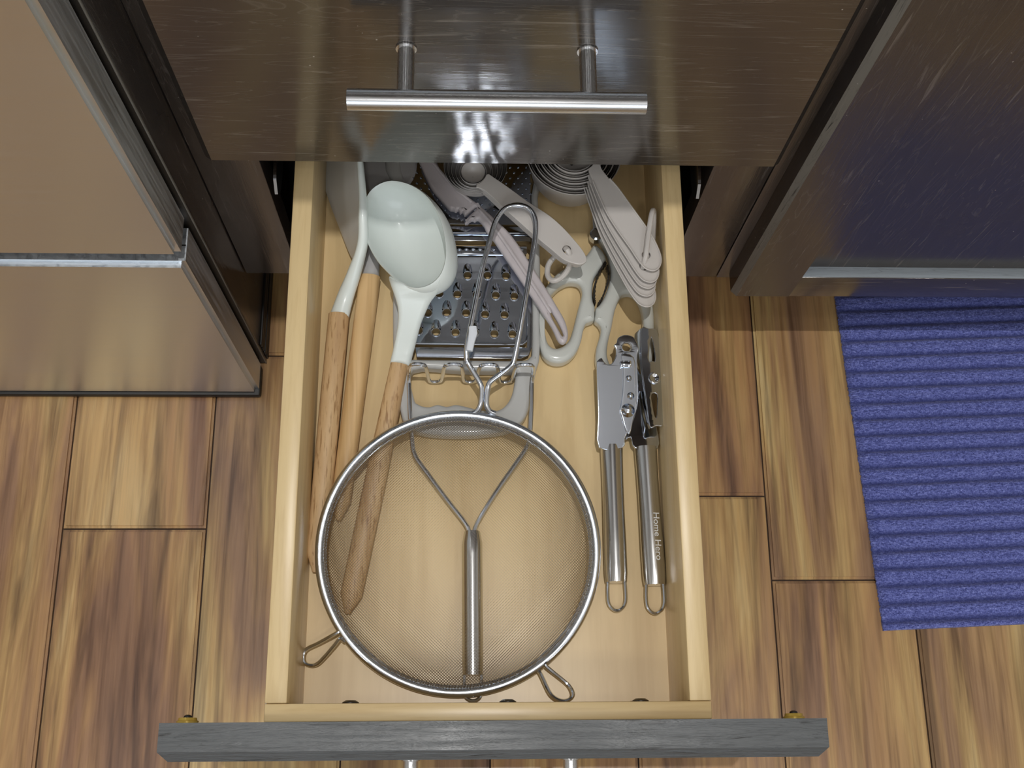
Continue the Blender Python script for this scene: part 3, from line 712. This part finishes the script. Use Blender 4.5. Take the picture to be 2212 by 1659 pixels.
plA = [(1286, 795), (1288, 787), (1296, 781), (1300, 786), (1306, 793), (1313, 795), (1321, 790), (1327, 776), (1326, 762), (1322, 756), (1328, 751), (1331, 741), (1345, 735), (1362, 738), (1370, 747), (1376, 762), (1373, 776), (1374, 800), (1377, 850), (1376, 880), (1366, 915), (1351, 945), (1346, 965), (1294, 965), (1291, 900), (1288, 840)]
h1 = P(1349.5, 760, 17)
flat('cutting_plate', [L(plA, 17), circ(h1.x, h1.y, .0027)], ZB + .0150, ZB + .0168, .0006, mChrome, t, n=3, res=2)
plB = [(1368, 742), (1380, 765), (1384, 800), (1398, 830), (1404, 880), (1419, 925), (1421, 968), (1372, 968), (1362, 945), (1350, 948), (1354, 900), (1356, 800)]
flat('handle_plate', [L(plB, 12)], ZB + .0100, ZB + .0122, .0006, mChrome, t, n=3, res=2)
mk('plate_side', box(P(1286, 800, 9).x + .0006, P(1286, 800, 9).x + .0020, P(1290, 955, 10).y, P(1290, 800, 10).y, ZB + .003, ZB + .0160, .0004), mChrome, t)
bar = [(1340, 772), (1343, 800), (1344, 840), (1341, 872), (1338, 888), (1343, 903), (1352, 930), (1362, 935), (1368, 905), (1375, 885), (1372, 860), (1370, 820), (1366, 780)]
flat('lever_bar', [L(bar, 19)], ZB + .0168, ZB + .0186, .0007, mChrome, t, n=3, res=2)
for (u, v, r, hh) in ((1355.7, 888, .0036, 3.4), (1361, 858, .0019, 2), (1356, 822, .0016, 2)):
    p = P(u, v, 20); o = mk('rivet', tube([(p.x, p.y, ZB + .0184), (p.x, p.y, ZB + .0190)] + [(p.x, p.y, ZB + .019 + hh / 1000 * math.sin(a)) for a in (.4, .8, 1.2, 1.5)], [r * 1.25, r * 1.25] + [r * math.cos(a) for a in (.4, .8, 1.2, 1.5)], 20), mChrome, t)
p = P(1349, 797, 19); mk('bridge_clip', box(p.x - .0036, p.x + .0036, p.y - .0016, p.y + .0030, ZB + .0165, ZB + .0200, .0008), mChrome, t)
p = P(1349.5, 760, 17.4); mk('lug_ring', tube([(p.x + .0031 * math.cos(a), p.y + .0031 * math.sin(a), ZB + .0171) for a in [2 * math.pi * k / 20 for k in range(20)]], .0005, 8, True), mChrome, t)
p = P(1384, 835, 22)
gear = bmesh.new(); tube([(p.x, p.y, ZB + .012), (p.x, p.y, ZB + .021)], .0030, 16, bm=gear); mk('gear_axle', gear, mChrome, t)
y0_ = P(1320, 965, 15).y
for o in [q for q in bpy.data.objects if q.parent == t and q.name.split('.')[0] in ('cutting_plate', 'lever_bar', 'rivet', 'bridge_clip', 'lug_ring', 'plate_side')]:
    for v in o.data.vertices: v.co.z += (v.co.y + t.location.y - y0_) * .17 - .0015
# turning key: folded steel wing with slots and a dimple
KH = 26
ko = [(1386, 709), (1402, 710), (1418, 711), (1424, 735), (1427, 760), (1431, 790), (1433, 812), (1433, 850), (1432, 885), (1432, 918), (1418, 920), (1404, 922), (1398, 880), (1391, 830), (1387, 795), (1385, 760)]
s1 = [(1407, 729), (1413, 755), (1415, 779), (1409, 780), (1402, 779), (1403, 752)]
s2 = [(1407, 852), (1419, 852), (1419, 880), (1418, 901), (1414, 898), (1409, 874)]
key = flat('turning_key', [L(ko, KH), L(s1, KH), L(s2, KH)], ZB + .0250, ZB + .0262, .0004, mChrome, t, n=3, res=2)
kp = [P(u, v, KH - .7) for u, v in [(1386, 709), (1385, 760), (1387, 795), (1391, 830), (1398, 880), (1404, 921)]]
lo = [P(u, v, 17) for u, v in [(1370, 723), (1371, 765), (1376, 800), (1383, 832), (1391, 880), (1399, 915)]]
sheet(kp, lo, .0010, mChrome, key, 'folded_side', -.0008, 5)
p = P(1414, 816, KH + 1); prof = [(.0042, .0000), (.0040, .0009), (.0034, .0012), (.0022, .0008), (.0008, .0004)]
bm = loft([[Vector((p.x + a * math.cos(q), p.y + a * math.sin(q), ZB + .0261 + zz)) for q in [2 * math.pi * i / 24 for i in range(24)]] for a, zz in prof]); mk('dimple', bm, mChrome, key, 60)
# engraved lettering on the right handle
def lettering(text, size, m, parent, mw):
    cu = bpy.data.curves.new('t', 'FONT'); cu.body = text; cu.size = size; cu.align_x = 'CENTER'; cu.align_y = 'CENTER'; cu.extrude = .00005
    o = bpy.data.objects.new('t', cu); COL.objects.link(o)
    me = bpy.data.meshes.new_from_object(o.evaluated_get(bpy.context.evaluated_depsgraph_get())); bpy.data.objects.remove(o)
    bm = bmesh.new(); bm.from_mesh(me)
    bmesh.ops.transform(bm, matrix=mw, verts=bm.verts[:]); return mk('lettering', bm, m, parent, 0)
o, A_, B_ = hd[1]
ax = (B_ - A_).normalized(); side = ax.cross(Vector((0, 0, 1))).normalized()   # letters read towards the viewer, tops to the right
xr = -side if side.x < 0 else side
ang = math.radians(22); up_ = (xr * math.cos(ang) - Vector((0, 0, 1)) * math.sin(ang)).normalized(); nrm = ax.cross(up_)
nrm = nrm if nrm.z > 0 else -nrm
cpt = P(1415.5, 1158, 15); base = A_.lerp(B_, (cpt - A_).dot(B_ - A_) / (B_ - A_).length_squared)
ctr_ = base + nrm * .00705
mw = Matrix(((ax.x, up_.x, nrm.x, ctr_.x), (ax.y, up_.y, nrm.y, ctr_.y), (ax.z, up_.z, nrm.z, ctr_.z), (0, 0, 0, 1)))
lettering('Home Hero', .0062, mEtch, t, mw)

# --- potato masher
t = thing('potato_masher', 'steel wire masher with zigzag head and tubular handle, lying beneath the strainer', 'masher', P(1020, 1200, 0))
YM = -.120
def M(u, h):                                   # point on the standing zigzag plane
    d = None; p = P(u, 790, h); return Vector((p.x, YM, ZB + h / 1000))
zz = [P(883, 832, 19), P(883.5, 820, 20), M(884, 24), M(884.5, 33), M(889, 38.5), M(902, 40), M(915, 38.5), M(920, 33), M(926, 12), M(930, 5), M(939, 3), M(950, 5), M(955, 12), M(960, 33), M(965, 38.5), M(980, 40), M(994, 38.5), M(998, 33), M(1001, 12), M(1005, 5), M(1014, 3), M(1025, 5), M(1029, 12), M(1036, 33), M(1042, 38.5), M(1057, 40), M(1071, 38.5), M(1075, 33), M(1078, 12), M(1081, 5), M(1090, 3), M(1101, 5), M(1107, 12), M(1114, 33), M(1120, 38.5), M(1135, 40), M(1149, 38.5), M(1152, 33), M(1151, 24), P(1149, 820, 20), P(1148.5, 832, 19)]
mk('zigzag_head', tube(catmull(zz, 4, False), .00125, 8), mWire, t)
mk('arm', tube(catmull([P(883, 828, 19), P(886, 900, 16), P(890, 952, 14), P(897, 985, 13), P(925, 1025, 12), P(970, 1085, 11), P(1005, 1130, 10), P(1013, 1150, 9), P(1014, 1165, 9)], 5, False), .0015, 10), mWire, t)
mk('arm', tube(catmull([P(1148.5, 828, 19), P(1147, 900, 16), P(1144, 945, 14), P(1137, 968, 13), P(1112, 1005, 12), P(1070, 1065, 11), P(1037, 1118, 10), P(1026, 1142, 9), P(1024, 1165, 9)], 5, False), .0015, 10), mWire, t)
A_ = P(1020, 1148, 9); B_ = P(1021.5, 1458, 9)
pts = [A_.lerp(B_, i / 12) for i in range(13)]
mk('handle', rod(pts, [.0050] + [.0064] * 11 + [.0060], [.0050] + [.0064] * 11 + [.0060], 28), mSatin, t)
lp = catmull([P(1003, 1455, 6), P(1003, 1490, 5), P(1006, 1505, 6), P(1014, 1512, 6), P(1022, 1514, 6), P(1031, 1511.5, 6), P(1038, 1504, 6), P(1040, 1490, 5), P(1040, 1455, 6)], 4, False)
mk('hanging_loop', tube(lp, .0011, 8), mWire, t)

# --- strainer: rim ring rests tilted, dome of woven wire upwards
t = thing('strainer', 'large round fine-mesh wire strainer lying dome up over the utensils', 'strainer', P(991, 1196, 0))
bk = P(991, 896, 25); ft = P(990, 1497, 10); lf = P(692, 1185, 17.5); rt = P(1290, 1187, 17.5)
cn = (bk + ft) / 2; ax1 = (rt - lf).normalized(); ax2 = (bk - ft); R2 = ax2.length / 2; ax2.normalize(); nz = ax1.cross(ax2).normalized(); R1 = (rt - lf).length / 2
ax1 = ax2.cross(nz)
print('strainer R', R1, R2)
def SP(x, y, z=0): return cn + ax1 * x * R1 + ax2 * y * R2 + nz * z
def ring_path(f, z, n=96): return [SP(f * math.cos(2 * math.pi * k / n), f * math.sin(2 * math.pi * k / n), z) for k in range(n)]
# rolled rim: flattened section
bm = bmesh.new(); n = 128; sec = []
for k in range(n):
    a = 2 * math.pi * k / n; ca, sa = math.cos(a), math.sin(a); rg = []
    for q in range(12):
        b_ = 2 * math.pi * q / 12; rg.append(SP(ca * (1 + .0029 / R1 * math.cos(b_)), sa * (1 + .0029 / R2 * math.cos(b_)), .0022 * math.sin(b_)))
    sec.append([bm.verts.new(p) for p in rg])
for k in range(n):
    A_, B_ = sec[k], sec[(k + 1) % n]
    for q in range(12): bm.faces.new((A_[q], A_[(q + 1) % 12], B_[(q + 1) % 12], B_[q]))
mk('rim', bm, mRim, t, 80)
mk('inner_band', tube(ring_path(.955, .0004), .0009, 8, True), mRim, t)
# woven dome
R = (R1 + R2) / 2; Ri = R * .975; H = .041; p_ = .00128; wr = .00023
def dz(r):
    q = min(1, r / Ri); return H * max(0.0, 1 - q ** 2.5) ** .62
verts = []; faces = []; SEG = 3
for fam in range(2):
    nw = int(Ri / p_)
    for i in range(-nw, nw + 1):
        s = i * p_; half = math.sqrt(max(0, Ri * Ri - s * s)); m_n = int(half / p_)
        if m_n < 1: continue
        ts = [-half] + [j * p_ for j in range(-m_n, m_n + 1)] + [half]
        prev = None
        for jj, tt in enumerate(ts):
            a = (s, tt) if fam == 0 else (tt, s)
            x = (a[0] - a[1]) * .7071; y = (a[0] + a[1]) * .7071
            j = round(tt / p_); wz = .00016 * (1 if (i + j + fam) % 2 else -1)
            if jj in (0, len(ts) - 1): wz = 0
            c = SP(x / R, y / R, dz(math.hypot(x, y)) + wz)
            d2 = Vector((.7071, .7071)) if fam == 0 else Vector((-.7071, .7071))
            perp = (ax1 * -d2.y + ax2 * d2.x); tv = ax1 * d2.x + ax2 * d2.y
            base_i = len(verts)
            # normal of dome for the section frame
            r = max(1e-5, math.hypot(x, y)); sl = (dz(r + .0005) - dz(max(0, r - .0005))) / .001
            sl = max(-3, sl); nn_ = (nz - (ax1 * x + ax2 * y) / r * sl).normalized()
            pp_ = (perp - nn_ * perp.dot(nn_)).normalized()
            for q in range(SEG):
                b_ = 2 * math.pi * q / SEG + .52
                verts.append(c + (pp_ * math.cos(b_) + nn_ * math.sin(b_)) * wr)
            if prev is not None:
                for q in range(SEG): faces.append((prev + q, prev + (q + 1) % SEG, base_i + (q + 1) % SEG, base_i + q))
            prev = base_i
me = bpy.data.meshes.new('woven_mesh'); me.from_pydata([v - t.location for v in verts], [], faces); me.materials.append(mMesh); me.shade_smooth()
o = bpy.data.objects.new('woven_mesh', me); COL.objects.link(o); o.parent = t; o['kind'] = 'stuff'
# handle: one wire bent to a long loop
hw = [(1020, 893, 25), (1030, 888, 26), (1038, 872, 28), (1040.5, 842, 31), (1035, 824, 33), (1012, 786, 38), (1008, 772, 39), (1009, 745, 41), (1022, 679, 44), (1041, 584, 48), (1060, 512, 50), (1072, 475, 51), (1090, 451, 51), (1117, 443, 51), (1142, 450, 51), (1155, 470, 51), (1157, 503, 50), (1150, 557, 49), (1136, 638, 46), (1122, 720, 42), (1111, 775, 39), (1104, 790, 38), (1084, 806, 36), (1060, 824, 33), (1053.5, 840, 31), (1051, 872, 28), (1058, 888, 26), (1070, 893, 25)]
mk('handle', tube(catmull([P(u, v, h) for u, v, h in hw], 5, False), .00175, 12), mWire, t)
lb = mk('paper_sticker', rod([P(1021, 706, 45), P(1022, 720, 44.6), P(1018, 738, 44), P(1014, 758, 43.2)], [.0026, .0030, .0024, .0022], [.0022, .0023, .0022, .0021], 10, power=.7), mLabel, t); lb['label'] = 'white paper sticker'
mk('pot_hook', tube(catmull([P(748, 1353, 13), P(735, 1362, 14), P(722, 1370, 14), P(690, 1388, 11), P(663, 1402, 9), P(655, 1416, 8), P(657, 1430, 8), P(668, 1437, 8), P(684, 1435, 8), P(700, 1420, 10), P(722, 1394, 13), P(734, 1380, 14), P(744, 1386, 13)], 5, False), .0012, 8), mWire, t)
mk('pot_hook', tube(catmull([P(1152, 1446, 11), P(1164, 1450, 12), P(1172, 1464, 12), P(1188, 1497, 12), P(1204, 1511, 12), P(1222, 1514, 12), P(1236, 1506, 12), P(1237, 1494, 12), P(1225, 1477, 9), P(1190, 1448, 12), P(1178, 1436, 13), P(1184, 1426, 12)], 5, False), .0012, 8), mWire, t)

# ================================================================== ceiling lamps (bodies of the lights)
for i, (lx, ly, pw_) in enumerate(LAMPS):
    lt = thing('ceiling_lamp', 'round recessed ceiling lamp, %s' % ['straight above the open drawer', 'above the steel appliance', 'above the cabinet door', 'behind the viewer, middle', 'behind the viewer, left', 'behind the viewer, right'][i], 'lamp', (lx, ly, CEIL))
    mk('trim_ring', tube([(lx + .085 * math.cos(a), ly + .085 * math.sin(a), CEIL - .004) for a in [2 * math.pi * k / 32 for k in range(32)]], .006, 8, True), mCeil, lt)
